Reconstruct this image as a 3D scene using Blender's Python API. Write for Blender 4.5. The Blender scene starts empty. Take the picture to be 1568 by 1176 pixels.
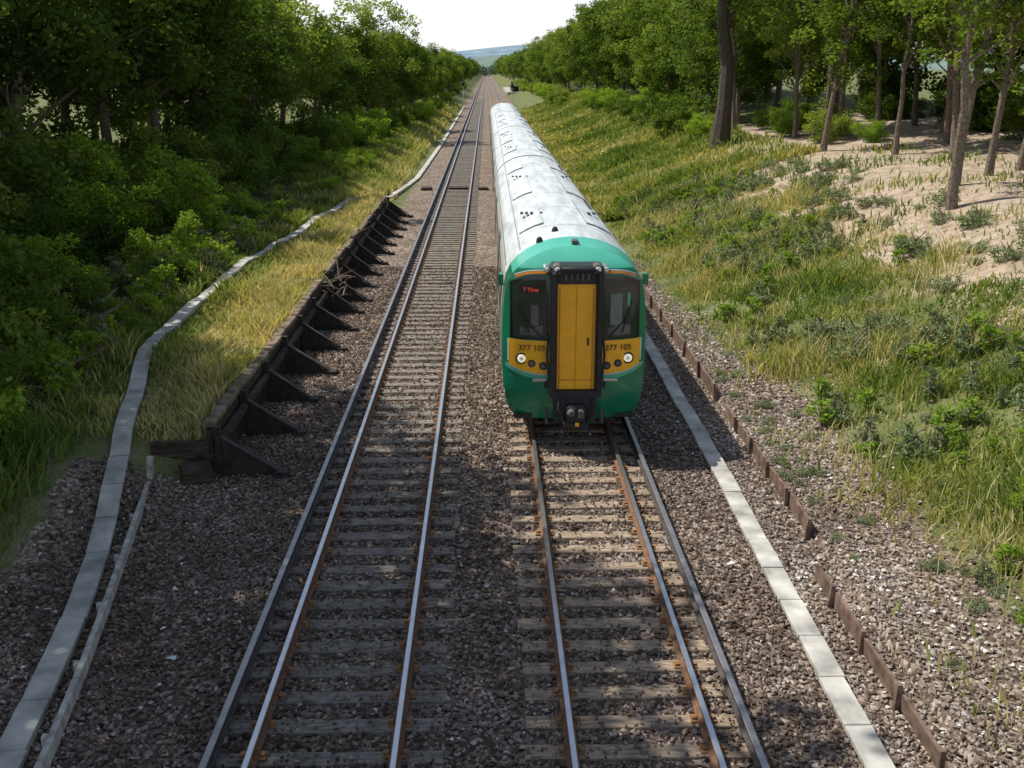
import bpy, math, numpy as np
from mathutils import Vector, Matrix
rs=np.random.RandomState
sc=bpy.context.scene
sc.view_settings.view_transform='Standard'
sc.view_settings.look='None'
sc.view_settings.exposure=0

# ------------------------------------------------------------ materials
def mat(name):
    m=bpy.data.materials.new(name); m.use_nodes=True
    nt=m.node_tree; b=nt.nodes['Principled BSDF']
    return m,nt,b
def simple(name,col,rough=.6,metal=0,var=.15,scale=8,bump=0,spec=.5,coat=0,streak=None):
    m,nt,b=mat(name)
    tc=nt.nodes.new('ShaderNodeTexCoord')
    n=nt.nodes.new('ShaderNodeTexNoise'); n.inputs['Scale'].default_value=scale; n.inputs['Detail'].default_value=5
    if streak:
        mp=nt.nodes.new('ShaderNodeMapping'); mp.inputs['Scale'].default_value=streak
        nt.links.new(tc.outputs['Object'],mp.inputs[0]); nt.links.new(mp.outputs[0],n.inputs['Vector'])
    else: nt.links.new(tc.outputs['Object'],n.inputs['Vector'])
    r=nt.nodes.new('ShaderNodeValToRGB')
    r.color_ramp.elements[0].position=.3; r.color_ramp.elements[1].position=.7
    r.color_ramp.elements[0].color=[c*(1-var) for c in col]+[1]
    r.color_ramp.elements[1].color=[min(1,c*(1+var)) for c in col]+[1]
    nt.links.new(n.outputs['Fac'],r.inputs['Fac']); nt.links.new(r.outputs['Color'],b.inputs['Base Color'])
    b.inputs['Roughness'].default_value=rough; b.inputs['Metallic'].default_value=metal
    b.inputs['Specular IOR Level'].default_value=spec
    b.inputs['Coat Weight'].default_value=coat
    if bump:
        bp=nt.nodes.new('ShaderNodeBump'); bp.inputs['Strength'].default_value=bump; bp.inputs['Distance'].default_value=.02
        nt.links.new(n.outputs['Fac'],bp.inputs['Height']); nt.links.new(bp.outputs['Normal'],b.inputs['Normal'])
    return m
def ramp_attr(name,stops,transl=0,objrand=0,attr='rnd'):
    m=bpy.data.materials.new(name); m.use_nodes=True; nt=m.node_tree; nt.nodes.remove(nt.nodes['Principled BSDF'])
    b=nt.nodes.new('ShaderNodeBsdfDiffuse'); out=nt.nodes['Material Output']
    a=nt.nodes.new('ShaderNodeAttribute'); a.attribute_name=attr
    src=a.outputs['Fac']
    if objrand:
        oi=nt.nodes.new('ShaderNodeObjectInfo')
        mr=nt.nodes.new('ShaderNodeMath'); mr.operation='MULTIPLY_ADD'
        nt.links.new(oi.outputs['Random'],mr.inputs[0]); mr.inputs[1].default_value=objrand; mr.inputs[2].default_value=-objrand*.5
        ad=nt.nodes.new('ShaderNodeMath'); ad.operation='ADD'
        nt.links.new(src,ad.inputs[0]); nt.links.new(mr.outputs[0],ad.inputs[1]); src=ad.outputs[0]
    r=nt.nodes.new('ShaderNodeValToRGB'); cr=r.color_ramp
    while len(cr.elements)<len(stops): cr.elements.new(.5)
    for e,(p,c) in zip(cr.elements,stops):
        e.position=p; e.color=list(c)+[1]
    nt.links.new(src,r.inputs['Fac']); nt.links.new(r.outputs['Color'],b.inputs['Color'])
    if transl:
        t=nt.nodes.new('ShaderNodeBsdfTranslucent'); mx=nt.nodes.new('ShaderNodeMixShader'); mx.inputs[0].default_value=transl
        hs=nt.nodes.new('ShaderNodeMix'); hs.data_type='RGBA'; hs.blend_type='MULTIPLY'; hs.inputs[0].default_value=1
        nt.links.new(r.outputs['Color'],hs.inputs[6]); hs.inputs[7].default_value=(1.9,1.8,.7,1)
        nt.links.new(hs.outputs[2],t.inputs['Color'])
        nt.links.new(b.outputs[0],mx.inputs[1]); nt.links.new(t.outputs[0],mx.inputs[2]); nt.links.new(mx.outputs[0],out.inputs['Surface'])
    else: nt.links.new(b.outputs[0],out.inputs['Surface'])
    return m

M={}
M['leaf']=ramp_attr('leaf_mid',[(0,(.05,.09,.018)),(.5,(.125,.19,.034)),(1,(.26,.32,.07))],.32,.6)
M['leafdark']=ramp_attr('leaf_dark',[(0,(.036,.07,.016)),(.5,(.088,.145,.03)),(1,(.18,.24,.055))],.28,.5)
M['leafbright']=ramp_attr('leaf_bright',[(0,(.10,.18,.02)),(.5,(.19,.30,.04)),(1,(.30,.41,.07))],.36,.3)
M['leafgrey']=ramp_attr('leaf_grey',[(0,(.10,.145,.065)),(.5,(.19,.24,.12)),(1,(.30,.33,.20))],.2,.4)
M['grass']=ramp_attr('grass_blades',[(0,(.07,.125,.025)),(.3,(.155,.225,.05)),(.55,(.29,.32,.10)),(.78,(.46,.41,.19)),(1,(.62,.52,.31))],.26)
M['flower']=simple('flower_yellow',(.75,.55,.03),.6)
M['bark']=simple('bark',(.19,.15,.115),.9,var=.5,scale=14,bump=.6,spec=.1)
M['barkd']=simple('bark_dark',(.095,.08,.06),.9,var=.5,scale=14,bump=.6,spec=.1)
M['stone']=ramp_attr('ballast_stone',[(0,(.065,.045,.034)),(.3,(.165,.12,.093)),(.62,(.31,.25,.205)),(.88,(.51,.45,.39)),(1,(.78,.75,.70))])
M['railside']=simple('rail_rust',(.18,.09,.048),.8,.1,.4,20,.2)
M['railtop']=simple('rail_polished',(.64,.62,.62),.3,.9,.1,6)
M['rail3top']=simple('conductor_rail_top',(.36,.34,.33),.42,.8,.2,6)
M['rail3side']=simple('conductor_rail_side',(.065,.052,.046),.7,.2,.4,12)
M['rustclip']=simple('rust_clip',(.26,.13,.055),.85,0,.4,30)
M['slpA']=simple('sleeper_weathered',(.21,.185,.155),.9,0,.5,5,.4,.2,streak=(1,5,1))
M['slpB']=simple('sleeper_tan',(.32,.245,.175),.9,0,.5,5,.4,.2,streak=(1,5,1))
M['conc']=simple('trough_concrete',(.47,.45,.40),.85,0,.38,2.5,.3,.2)
M['concold']=simple('edging_weathered',(.42,.395,.35),.9,0,.4,7,.4,.2)
M['timberdark']=simple('tarred_timber',(.065,.048,.036),.85,0,.6,4,.5,.2,streak=(1,1,5))
M['timber']=simple('old_timber',(.19,.145,.10),.9,0,.7,4,.5,.2)
M['steeldark']=simple('black_steel',(.032,.026,.022),.75,.1,.5,7,.2)
M['rust']=simple('rusty_board',(.18,.12,.09),.85,0,.5,6,.4,.2)
M['ceramic']=simple('insulator',(.45,.42,.38),.5)
# train
M['tgreen']=simple('paint_green',(.010,.19,.095),.28,0,.08,3,coat=.4)
M['tgreenlit']=simple('paint_green_sunlit_cap',(.08,.45,.32),.35,0,.08,3,coat=.3)  # same green as the body; sun glare put into the lighter colour
M['tgreen2']=simple('paint_light_green',(.10,.42,.26),.3,0,.04,3,coat=.3)
M['troof']=simple('roof_white',(.57,.605,.60),.5,0,.24,1.7,streak=(3,.45,1))
M['troofg']=simple('roof_grey_line',(.25,.27,.28),.6,0,.15,3)
M['twhite']=simple('paint_white',(.66,.68,.67),.3,0,.05,2,coat=.3)
M['tyellow']=simple('paint_yellow',(.92,.45,.015),.38,0,.09,4,coat=.2)
M['torange']=simple('paint_orange',(.70,.23,.02),.4,0,.05,5)
M['tblack']=simple('black_rubber',(.016,.016,.017),.6,0,.4,8)
M['tblackg']=simple('black_gloss',(.008,.009,.010),.15,0,.1,8)
M['tglass']=simple('cab_glass',(.018,.032,.028),.07,0,.4,2)
M['tgrey']=simple('under_grey',(.12,.11,.10),.75,0,.35,5)
M['tseat']=simple('cab_interior',(.16,.19,.17),.7,0,.3,5)
M['lamp']=simple('lamp_lens',(.85,.85,.78),.12,0,.05,10,coat=1)
m=simple('headlamp_lit',(.85,.82,.7),.2); b=m.node_tree.nodes['Principled BSDF']; b.inputs['Emission Color'].default_value=(1,.9,.65,1); b.inputs['Emission Strength'].default_value=.45; M['lamplit']=m
M['chrome']=simple('chrome',(.6,.6,.6),.25,.9,.05,10)
m,nt,b=mat('display_red'); b.inputs['Base Color'].default_value=(.5,.03,.02,1); b.inputs['Emission Color'].default_value=(1,.12,.05,1); b.inputs['Emission Strength'].default_value=.45; M['disp']=m

# ground material
m,nt,b=mat('ground_mix'); M['ground']=m
geo=nt.nodes.new('ShaderNodeNewGeometry')
def noise(sc_,det=5):
    n=nt.nodes.new('ShaderNodeTexNoise'); n.inputs['Scale'].default_value=sc_; n.inputs['Detail'].default_value=det
    nt.links.new(geo.outputs['Position'],n.inputs['Vector']); return n
def ramp(src,stops):
    r=nt.nodes.new('ShaderNodeValToRGB'); cr=r.color_ramp
    while len(cr.elements)<len(stops): cr.elements.new(.5)
    for e,(p,c) in zip(cr.elements,stops): e.position=p; e.color=list(c)+[1]
    nt.links.new(src,r.inputs['Fac']); return r
vor=nt.nodes.new('ShaderNodeTexVoronoi'); vor.inputs['Scale'].default_value=17
nt.links.new(geo.outputs['Position'],vor.inputs['Vector'])
sep=nt.nodes.new('ShaderNodeSeparateColor'); nt.links.new(vor.outputs['Color'],sep.inputs[0])
grav=ramp(sep.outputs[0],[(0,(.065,.045,.034)),(.35,(.16,.118,.09)),(.75,(.285,.23,.185)),(1,(.50,.44,.38))])
gn=noise(.6); big=ramp(gn.outputs['Fac'],[(.3,(.75,.72,.70)),(.7,(1.15,1.1,1.05))])
mul=nt.nodes.new('ShaderNodeMix'); mul.data_type='RGBA'; mul.blend_type='MULTIPLY'; mul.inputs[0].default_value=1
nt.links.new(grav.outputs[0],mul.inputs[6]); nt.links.new(big.outputs[0],mul.inputs[7])
n1=noise(1.3,8); green=ramp(n1.outputs['Fac'],[(.25,(.07,.10,.028)),(.5,(.14,.16,.055)),(.75,(.25,.225,.115))])
n2=noise(2.5,9); soil=ramp(n2.outputs['Fac'],[(.2,(.22,.155,.105)),(.5,(.42,.325,.24)),(.8,(.56,.47,.37))])
aG=nt.nodes.new('ShaderNodeAttribute'); aG.attribute_name='gravel'
aS=nt.nodes.new('ShaderNodeAttribute'); aS.attribute_name='soil'
def brk(a,s):
    n=noise(s,6); mm=nt.nodes.new('ShaderNodeMath'); mm.operation='ADD'; nt.links.new(a.outputs['Fac'],mm.inputs[0]); nt.links.new(n.outputs['Fac'],mm.inputs[1])
    mr=nt.nodes.new('ShaderNodeMapRange'); mr.inputs[1].default_value=.9; mr.inputs[2].default_value=1.1; nt.links.new(mm.outputs[0],mr.inputs[0]); return mr
bG=brk(aG,1.7); bS=brk(aS,1.1)
mx1=nt.nodes.new('ShaderNodeMix'); mx1.data_type='RGBA'; nt.links.new(bS.outputs[0],mx1.inputs[0]); nt.links.new(green.outputs[0],mx1.inputs[6]); nt.links.new(soil.outputs[0],mx1.inputs[7])
mx2=nt.nodes.new('ShaderNodeMix'); mx2.data_type='RGBA'; nt.links.new(bG.outputs[0],mx2.inputs[0]); nt.links.new(mx1.outputs[2],mx2.inputs[6]); nt.links.new(mul.outputs[2],mx2.inputs[7])
nt.links.new(mx2.outputs[2],b.inputs['Base Color']); b.inputs['Roughness'].default_value=.92; b.inputs['Specular IOR Level'].default_value=.2
bp=nt.nodes.new('ShaderNodeBump'); bp.inputs['Strength'].default_value=.9; bp.inputs['Distance'].default_value=.04; bp.invert=True
nt.links.new(vor.outputs['Distance'],bp.inputs['Height']); nt.links.new(bp.outputs['Normal'],b.inputs['Normal'])

# ------------------------------------------------------------ mesh helpers
def link(o,parent=None):
    sc.collection.objects.link(o)
    if parent is not None: o.parent=parent
    return o
def empty(name):
    e=bpy.data.objects.new(name,None); link(e); return e
def np_mesh(name,verts,faces,mats,fmat=None,rnd=None,smooth=False):
    me=bpy.data.meshes.new(name); verts=np.asarray(verts,dtype=np.float32); faces=np.asarray(faces,dtype=np.int32)
    k=faces.shape[1]; nf=len(faces)
    me.vertices.add(len(verts)); me.vertices.foreach_set('co',verts.ravel())
    me.loops.add(nf*k); me.loops.foreach_set('vertex_index',faces.ravel())
    me.polygons.add(nf); me.polygons.foreach_set('loop_start',np.arange(0,nf*k,k,dtype=np.int32))
    for x in mats: me.materials.append(x)
    if fmat is not None: me.polygons.foreach_set('material_index',np.asarray(fmat,dtype=np.int32))
    me.polygons.foreach_set('use_smooth',np.full(nf,smooth,dtype=bool))
    me.update(calc_edges=True)
    if rnd is not None:
        a=me.attributes.new('rnd','FLOAT','FACE'); a.data.foreach_set('value',np.asarray(rnd,dtype=np.float32))
    return me
class MB:
    def __init__(s): s.v=[];s.f=[];s.m=[];s.mats=[];s.sm=[]
    def mi(s,mt):
        if mt not in s.mats: s.mats.append(mt)
        return s.mats.index(mt)
    def box(s,c,d,mt,rz=0,ry=0,rx=0,bev=0):
        n=len(s.v); k=s.mi(mt)
        R=Matrix.Rotation(rz,3,'Z')@Matrix.Rotation(ry,3,'Y')@Matrix.Rotation(rx,3,'X')
        hx,hy,hz=d[0]/2,d[1]/2,d[2]/2
        if not bev:
            P=[(-hx,-hy,-hz),(hx,-hy,-hz),(hx,hy,-hz),(-hx,hy,-hz),(-hx,-hy,hz),(hx,-hy,hz),(hx,hy,hz),(-hx,hy,hz)]
            F=[(0,3,2,1),(4,5,6,7),(0,1,5,4),(1,2,6,5),(2,3,7,6),(3,0,4,7)]
        else:
            e=bev
            P=[(-hx,-hy,-hz),(hx,-hy,-hz),(hx,hy,-hz),(-hx,hy,-hz),(-hx,-hy,hz-e),(hx,-hy,hz-e),(hx,hy,hz-e),(-hx,hy,hz-e),(-hx+e,-hy+e,hz),(hx-e,-hy+e,hz),(hx-e,hy-e,hz),(-hx+e,hy-e,hz)]
            F=[(0,3,2,1),(0,1,5,4),(1,2,6,5),(2,3,7,6),(3,0,4,7),(4,5,9,8),(5,6,10,9),(6,7,11,10),(7,4,8,11),(8,9,10,11)]
        for p in P:
            q=R@Vector(p); s.v.append((q.x+c[0],q.y+c[1],q.z+c[2]))
        for f in F: s.f.append(tuple(n+i for i in f)); s.m.append(k); s.sm.append(False)
    def grid(s,P,mt,smooth=True,close=False,matf=None):
        n=len(s.v); r=len(P); c=len(P[0]); k=s.mi(mt)
        for row in P:
            for p in row: s.v.append(tuple(p))
        for i in range(r-1):
            for j in range(c if close else c-1):
                j2=(j+1)%c
                s.f.append((n+i*c+j,n+i*c+j2,n+(i+1)*c+j2,n+(i+1)*c+j)); s.m.append(s.mi(matf(i,j)) if matf else k); s.sm.append(smooth)
    def poly(s,P,mt):
        n=len(s.v); k=s.mi(mt)
        for p in P: s.v.append(tuple(p))
        s.f.append(tuple(range(n,n+len(P)))); s.m.append(k); s.sm.append(False)
    def tube(s,P,R,mt,sides=8,caps=True):
        rows=[]
        P=[Vector(p) for p in P]
        for i,p in enumerate(P):
            d=(P[min(i+1,len(P)-1)]-P[max(i-1,0)]).normalized()
            a=d.cross(Vector((0,0,1)));
            if a.length<.05: a=d.cross(Vector((1,0,0)))
            a.normalize(); bb=d.cross(a)
            r=R[i] if hasattr(R,'__len__') else R
            rows.append([p+(a*math.cos(t)+bb*math.sin(t))*r for t in [2*math.pi*q/sides for q in range(sides)]])
        s.grid(rows,mt,True,True)
        if caps: s.poly(rows[0][::-1],mt); s.poly(rows[-1],mt)
    def obj(s,name,parent=None):
        me=bpy.data.meshes.new(name); me.from_pydata(s.v,[],s.f)
        for x in s.mats: me.materials.append(x)
        me.polygons.foreach_set('material_index',s.m); me.polygons.foreach_set('use_smooth',s.sm); me.update()
        return link(bpy.data.objects.new(name,me),parent)

def ss(t): t=np.clip(t,0,1); return t*t*(3-2*t)
def vn(x,y,s,seed=0):
    x=np.asarray(x)*s+seed*13.7; y=np.asarray(y)*s+seed*7.3
    return (np.sin(x*1.3+1.7*np.sin(y*.9))+np.sin(y*1.7+1.3*np.sin(x*1.1+2))+np.sin((x+y)*.8+seed))/3
def hgt(X,Y):
    X=np.asarray(X,dtype=float); Y=np.asarray(Y,dtype=float)
    z=np.full(np.broadcast(X,Y).shape,-.02)
    r=3.3*ss((X-4.9)/11.5)+.10*np.clip(X-16,0,14)
    r=r+ (.14*np.clip((X-4.98)/.05,0,1))*(Y<40)
    wall=ss((Y-16.6)/1.0)*ss((52-Y)/2)
    step=.8*np.clip((-X-4.9)/.08,0,1)
    near=ss((16-Y)/3)
    nat=.85*ss((-X-4.6)/3.0)*(1-near)+near*.9*ss((-X-6.0)/3.5)
    l=step*wall+nat*(1-wall)
    l=l+1.0*ss((-X-9)/9)+.05*np.clip(-X-18,0,20)
    bump=vn(X,Y,.7)*.10+vn(X,Y,2.1,3)*.05
    m=ss((np.abs(X)-5.2)/2)
    return z+r*(X>4.9)+l*(X<0)+bump*m

# ------------------------------------------------------------ ground
xs=np.concatenate([-np.geomspace(3500,24,22),np.arange(-23,-5.1,.3),[-5.05,-4.99,-4.9,-4.8],np.arange(-4.5,4.8,.5),[4.85,4.97,5.03],np.arange(5.2,24,.3),np.geomspace(24.5,3500,22)])
ys=np.concatenate([[-200,-60,-20,-5],np.arange(0,62,.5),np.geomspace(63,5000,60)])
XX,YY=np.meshgrid(xs,ys); ZZ=hgt(XX,YY)
V=np.stack([XX,YY,ZZ],-1).reshape(-1,3); nx=len(xs); ny=len(ys)
I=np.arange((ny-1)*nx).reshape(ny-1,nx)[:,:-1].ravel()
F=np.stack([I,I+1,I+1+nx,I+nx],1)
me=np_mesh('ground',V,F,[M['ground']],smooth=True)
X=V[:,0];Y=V[:,1]
leftlim=np.where(Y<16.5,-7.3,-5.0); leftlim=np.where(Y>52,-4.9,leftlim)
rightlim=6.1+1.4*ss((32-Y)/14)
g=ss((X-leftlim)/.8)*ss((rightlim-X)/1.6)
a=me.attributes.new('gravel','FLOAT','POINT'); a.data.foreach_set('value',(g).astype(np.float32))
soil=ss((X-9.8)/2.6)*ss((78-Y)/20)*ss((30-X)/4)*1.0+ (X>5)*(X<12)*.25
soil=soil+ (X<-12)*(X>-30)*.2
a=me.attributes.new('soil','FLOAT','POINT'); a.data.foreach_set('value',soil.astype(np.float32))
link(bpy.data.objects.new('ground',me))

# ------------------------------------------------------------ tracks
LC,RC=-1.75,1.6; SP=.53
def rail_sweep(mb,x,y0,y1,w,zb,zt,mtop,mside,foot=.07):
    hw=w/2
    pr=[(-foot,zb),(-foot,zb+.015),(-.012,zb+.035),(-.012,zt-.045),(-hw,zt-.03),(-hw,zt-.006),(-hw+.008,zt),(hw-.008,zt),(hw,zt-.006),(hw,zt-.03),(.012,zt-.045),(.012,zb+.035),(foot,zb+.015),(foot,zb)]
    ysr=[y0]+list(np.geomspace(max(y0,0)+12,y1,14))
    rows=[[(x+p[0],y,p[1]) for p in pr] for y in ysr]
    mb.grid(rows,mside,False,matf=lambda i,j: mtop if 5<=j<=7 else mside)
def track(c,side,ms,seed):
    r=rs(seed); e=empty('railway_track')
    mb=MB(); rail_sweep(mb,c-.75,-6,900,.07,.035,.18,M['railtop'],M['railside']); rail_sweep(mb,c+.75,-6,900,.07,.035,.18,M['railtop'],M['railside']); mb.obj('running_rails',e)
    mb=MB(); rail_sweep(mb,c+side*1.15,-6,620,.08,.10,.24,M['rail3top'],M['rail3side'],.06)
    for y in np.arange(-5,140,2.4):
        mb.tube([(c+side*1.15,y,.0),(c+side*1.15,y,.06),(c+side*1.15,y,.10)],[.07,.06,.05],M['ceramic'],8)
    mb.obj('conductor_rail',e)
    mb=MB()
    for k in range(-10,470):
        y=k*SP+.1; L=2.45+r.uniform(-.07,.07)
        mb.box((c+r.uniform(-.03,.03),y+r.uniform(-.03,.03),-.020+r.uniform(-.012,.006)),(L,.235+r.uniform(-.02,.015),.09),ms,rz=r.uniform(-.016,.016),bev=.012)
        if k<90:
            for s_ in (-.75,.75):
                mb.box((c+s_,y,.036),(.28,.14,.02),M['rustclip'])
                mb.box((c+s_-.10,y,.056),(.05,.07,.035),M['rustclip']); mb.box((c+s_+.10,y,.056),(.05,.07,.035),M['rustclip'])
    mb.obj('sleepers',e)
    return e
track(LC,-1,M['slpA'],1); track(RC,1,M['slpB'],2)

def octs(ctr,sz,r,n):
    base=np.array([[1,0,0],[0,1,0],[-1,0,0],[0,-1,0],[0,0,.8],[0,0,-.8]])
    vv=base[None]*(sz[:,None,None])*r.uniform(.65,1.25,(n,6,1))+r.normal(0,.25,(n,6,3))*sz[:,None,None]
    an=r.uniform(0,6.28,n); ca,sa=np.cos(an),np.sin(an)
    vx=vv[:,:,0]*ca[:,None]-vv[:,:,1]*sa[:,None]; vy=vv[:,:,0]*sa[:,None]+vv[:,:,1]*ca[:,None]
    vv=np.stack([vx,vy,vv[:,:,2]],-1)+ctr[:,None,:]
    fb=np.array([[0,1,4],[1,2,4],[2,3,4],[3,0,4],[1,0,5],[2,1,5],[3,2,5],[0,3,5]])
    return vv.reshape(-1,3),(fb[None]+6*np.arange(n)[:,None,None]).reshape(-1,3)
r=rs(5); N=138000
Xs=r.uniform(-7.2,7.8,N); Ys=7.0+ (r.uniform(0,1,N)**1.35)*30
keep=np.ones(N,bool)
for c in (LC,RC):
    for s_ in (-.75,.75): keep&=np.abs(Xs-c-s_)>.085
    ins=np.abs(Xs-c)<1.24; ph=np.abs(((Ys-.1+SP/2)%SP)-SP/2)<.11
    keep&=~(ins&ph&(r.uniform(0,1,N)>.26+.2*vn(Xs,Ys,.8,4)))
ll=np.where(Ys<16.5,-6.6,-4.9); keep&=Xs>ll
rl=5.6+2.1*r.uniform(0,1,N)**1.7*ss((34-Ys)/14); keep&=Xs<rl
Xs=Xs[keep];Ys=Ys[keep];n=len(Xs)
onslp=(np.minimum(np.abs(Xs-LC),np.abs(Xs-RC))<1.24)&(np.abs(((Ys-.1+SP/2)%SP)-SP/2)<.12)
sz=r.uniform(.018,.040,n)*np.where(onslp,.75,1)
Zs=hgt(Xs,Ys)+sz*.35+np.where(onslp,.045,0)+r.uniform(0,.02,n)
V_,F_=octs(np.stack([Xs,Ys,Zs],1),sz,r,n)
col=np.clip(r.beta(2,2.8,n)*.9+np.where(Xs>4.2,.18,0)-.05*(np.abs(Xs-LC)<1.2)+.12*vn(Xs,Ys,1.2,2)+np.where(r.uniform(0,1,n)>.985,.4,0),0,1)
link(bpy.data.objects.new('ballast_gravel',np_mesh('ballast_gravel',V_,F_,[M['stone']],rnd=np.repeat(col,8))))

# ------------------------------------------------------------ cable troughs
def pathpts(P,step):
    P=np.array(P,float); d=np.r_[0,np.cumsum(np.hypot(*np.diff(P,axis=0).T))]
    t=np.arange(0,d[-1],step); return np.interp(t,d,P[:,0]),np.interp(t,d,P[:,1])
def trough(name,P,w,zoff,seed,step=.92):
    r=rs(seed); mb=MB(); px,py=pathpts(P,step)
    for i in range(len(px)-1):
        cx,cy=(px[i]+px[i+1])/2,(py[i]+py[i+1])/2; a=math.atan2(py[i+1]-py[i],px[i+1]-px[i])-math.pi/2
        z0,z1=float(hgt(px[i],py[i])),float(hgt(px[i+1],py[i+1]))
        L=math.hypot(px[i+1]-px[i],py[i+1]-py[i])
        mb.box((cx+r.uniform(-.014,.014),cy,(z0+z1)/2+zoff+r.uniform(-.008,.008)),(w,L-.014,.06),M['conc'],rz=a+r.uniform(-.018,.018),rx=math.atan2(z1-z0,L)+r.uniform(-.008,.008),bev=.008)
        mb.box((cx,cy,(z0+z1)/2+zoff-.10),(w-.05,L-.002,.115),M['conc'],rz=a,rx=math.atan2(z1-z0,L))
    return mb.obj(name)
trough('cable_trough',[(3.98,3),(4.0,9),(4.15,17),(4.2,40),(4.25,200)],.30,.06,3)
TL=[(-4.6,5.5),(-5.0,9),(-5.35,11.5),(-5.9,14.4),(-6.45,17),(-6.95,19.2),(-7.5,21.5),(-7.85,24),(-8.0,29),(-7.8,35),(-7.2,42),(-6.8,49),(-5.4,56),(-4.6,68),(-4.35,100),(-4.3,200)]
trough('cable_trough',TL,.32,.10,4)
TLx=np.array([p[0] for p in TL]); TLy=np.array([p[1] for p in TL])
mb=MB(); px,py=pathpts([(-4.05,5.0),(-4.5,8.6),(-4.85,11),(-5.35,13.8),(-5.9,16.9)],1.4); r=rs(8)
for i in range(len(px)-1):
    cx,cy=(px[i]+px[i+1])/2,(py[i]+py[i+1])/2; a=math.atan2(py[i+1]-py[i],px[i+1]-px[i])-math.pi/2
    mb.box((cx,cy,.20),(.07,1.41,.16),M['concold'],rz=a+r.uniform(-.008,.008),ry=r.uniform(-.05,.05)); mb.box((px[i]-.07,py[i],.12),(.06,.08,.32),M['concold'],rz=a)
mb.box((px[-1]-.0,py[-1]+.1,.3),(.09,.09,.75),M['concold'],ry=.1)
mb.obj('timber_edging')
mb=MB(); r=rs(9)
def boards(x,y0,y1,step,h):
    y=y0
    while y<y1:
        L=min(step,y1-y)
        mb.box((x+r.uniform(-.015,.015),y+L/2,h/2+.02),(.045,L-.02,h+r.uniform(-.05,.03)),M['rust'],rz=r.uniform(-.015,.015),ry=r.uniform(-.08,.08))
        mb.box((x-.055,y,h/2+.05),(.06,.06,h+.12),M['rust'],ry=r.uniform(-.08,.08)); y+=step
boards(4.63,7.5,12.9,1.15,.22); boards(4.95,14.2,20,1.2,.22); boards(4.97,21,48,1.8,.28)
mb.obj('timber_retaining_boards')

# ------------------------------------------------------------ left retaining wall with struts
w=empty('retaining_wall'); r=rs(11)
mb=MB(); mc=MB(); ms=MB()
def wallseg(y0,y1,x0,h):
    y=y0
    while y<y1-.1:
        L=min(2.1,y1-y)
        for k in range(4):
            mb.box((x0+r.uniform(-.02,.02),y+L/2,.09+k*h/4+.005),(.09,L-.03,h/4-.01),M['timberdark'],rz=r.uniform(-.008,.008))
        mc.box((x0-.05+r.uniform(-.03,.03),y+L/2,h+.05+r.uniform(-.03,.04)),(.20,L-.04,.09),M['timber'],rz=r.uniform(-.02,.02),rx=r.uniform(-.012,.012),bev=.012)
        mc.box((x0+.16,y+L/2,h*.72),(.10,L-.02,.13),M['timberdark'])
        xx=x0+.10
        ms.box((xx+.05,y,h/2+.02),(.10,.12,h+.1),M['steeldark'])
        xa=x0+.12; xb=x0+1.10+r.uniform(-.06,.08)
        pr=[(xa,0.0),(xb,0.0),(xb,.08),(xb-.12,.10),(xa,h*.9)]
        for yo in (-.03,.03):
            ms.poly([(p[0],y+yo,p[1]) for p in (pr if yo<0 else pr[::-1])],M['steeldark'])
        P1=[(p[0],y-.03,p[1]) for p in pr+[pr[0]]]; P2=[(p[0],y+.03,p[1]) for p in pr+[pr[0]]]
        ms.grid([P1,P2],M['steeldark'],False)
        ln=math.hypot(xb-xa,h*.8); ms.box(((xa+xb)/2,y,h*.50),(ln,.13,.035),M['steeldark'],ry=math.atan2(h*.8,xb-xa))
        ms.box((xb+.05,y,.03),(.26,.24,.10),M['steeldark'],rz=r.uniform(-.1,.1))
        y+=2.1
wallseg(17.0,30.0,-4.93,.85); wallseg(31.2,50.5,-4.97,.9)
mb.obj('wall_boards',w); mc.obj('cap_timbers',w); ms.obj('steel_struts',w)
mb=MB(); mb.box((-5.45,16.95,.36),(1.0,.09,.6),M['timberdark'],rz=.1); mb.box((-5.1,16.6,.2),(.5,.4,.3),M['timberdark'],rz=.4); mb.obj('end_boards',w)
mb=MB(); r=rs(12)
for i in range(34):
    p=Vector((-4.8+r.uniform(-.5,.6),30.6+r.uniform(-1,.8),.2+r.uniform(0,.6))); d=Vector((r.normal(),r.normal(),abs(r.normal())*.7)).normalized()*r.uniform(.4,1.0)
    mb.tube([p,p+d*.5+Vector((0,0,.05)),p+d],[.03,.022,.01],M['bark'],5)
for i in range(60):
    p=Vector((r.uniform(-6,-3.6),r.uniform(7.5,17),.05)); an=r.uniform(0,3.14); L=r.uniform(.1,.5); d=Vector((math.cos(an),math.sin(an),r.uniform(0,.1)))*L
    mb.tube([p,p+d*.5+Vector((0,0,.02)),p+d],[.008,.007,.004],M['bark'],4)
mb.obj('dead_branches')

# ------------------------------------------------------------ TRAIN
YF=18.1; TX=RC
prof=[(1.10,.56),(1.22,.70),(1.30,.95),(1.345,1.3),(1.365,1.7),(1.365,2.1),(1.35,2.55),(1.315,2.95),(1.265,3.2),(1.17,3.40),(1.03,3.56),(.86,3.68),(.66,3.78),(.44,3.85),(.22,3.885),(0.0,3.9)]
pw=np.array([p[0] for p in prof]); pz=np.array([p[1] for p in prof])
tt=np.arange(len(prof)); tf=np.linspace(0,len(prof)-1,46)
fw=np.interp(tf,tt,pw); fz=np.interp(tf,tt,pz)
def Fy(x,z):
    u=abs(x)/1.365
    y=YF+.10*u**2+.22*u**6
    y+=.09*max(0,z-2.1)
    if z>3.25: y+=.55*((z-3.25)/.6)**2
    if z<1.25: y+=.22*((1.25-z)/.7)**1.6
    return y
train=empty('passenger_train')
mb=MB()
rows=[]
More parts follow.
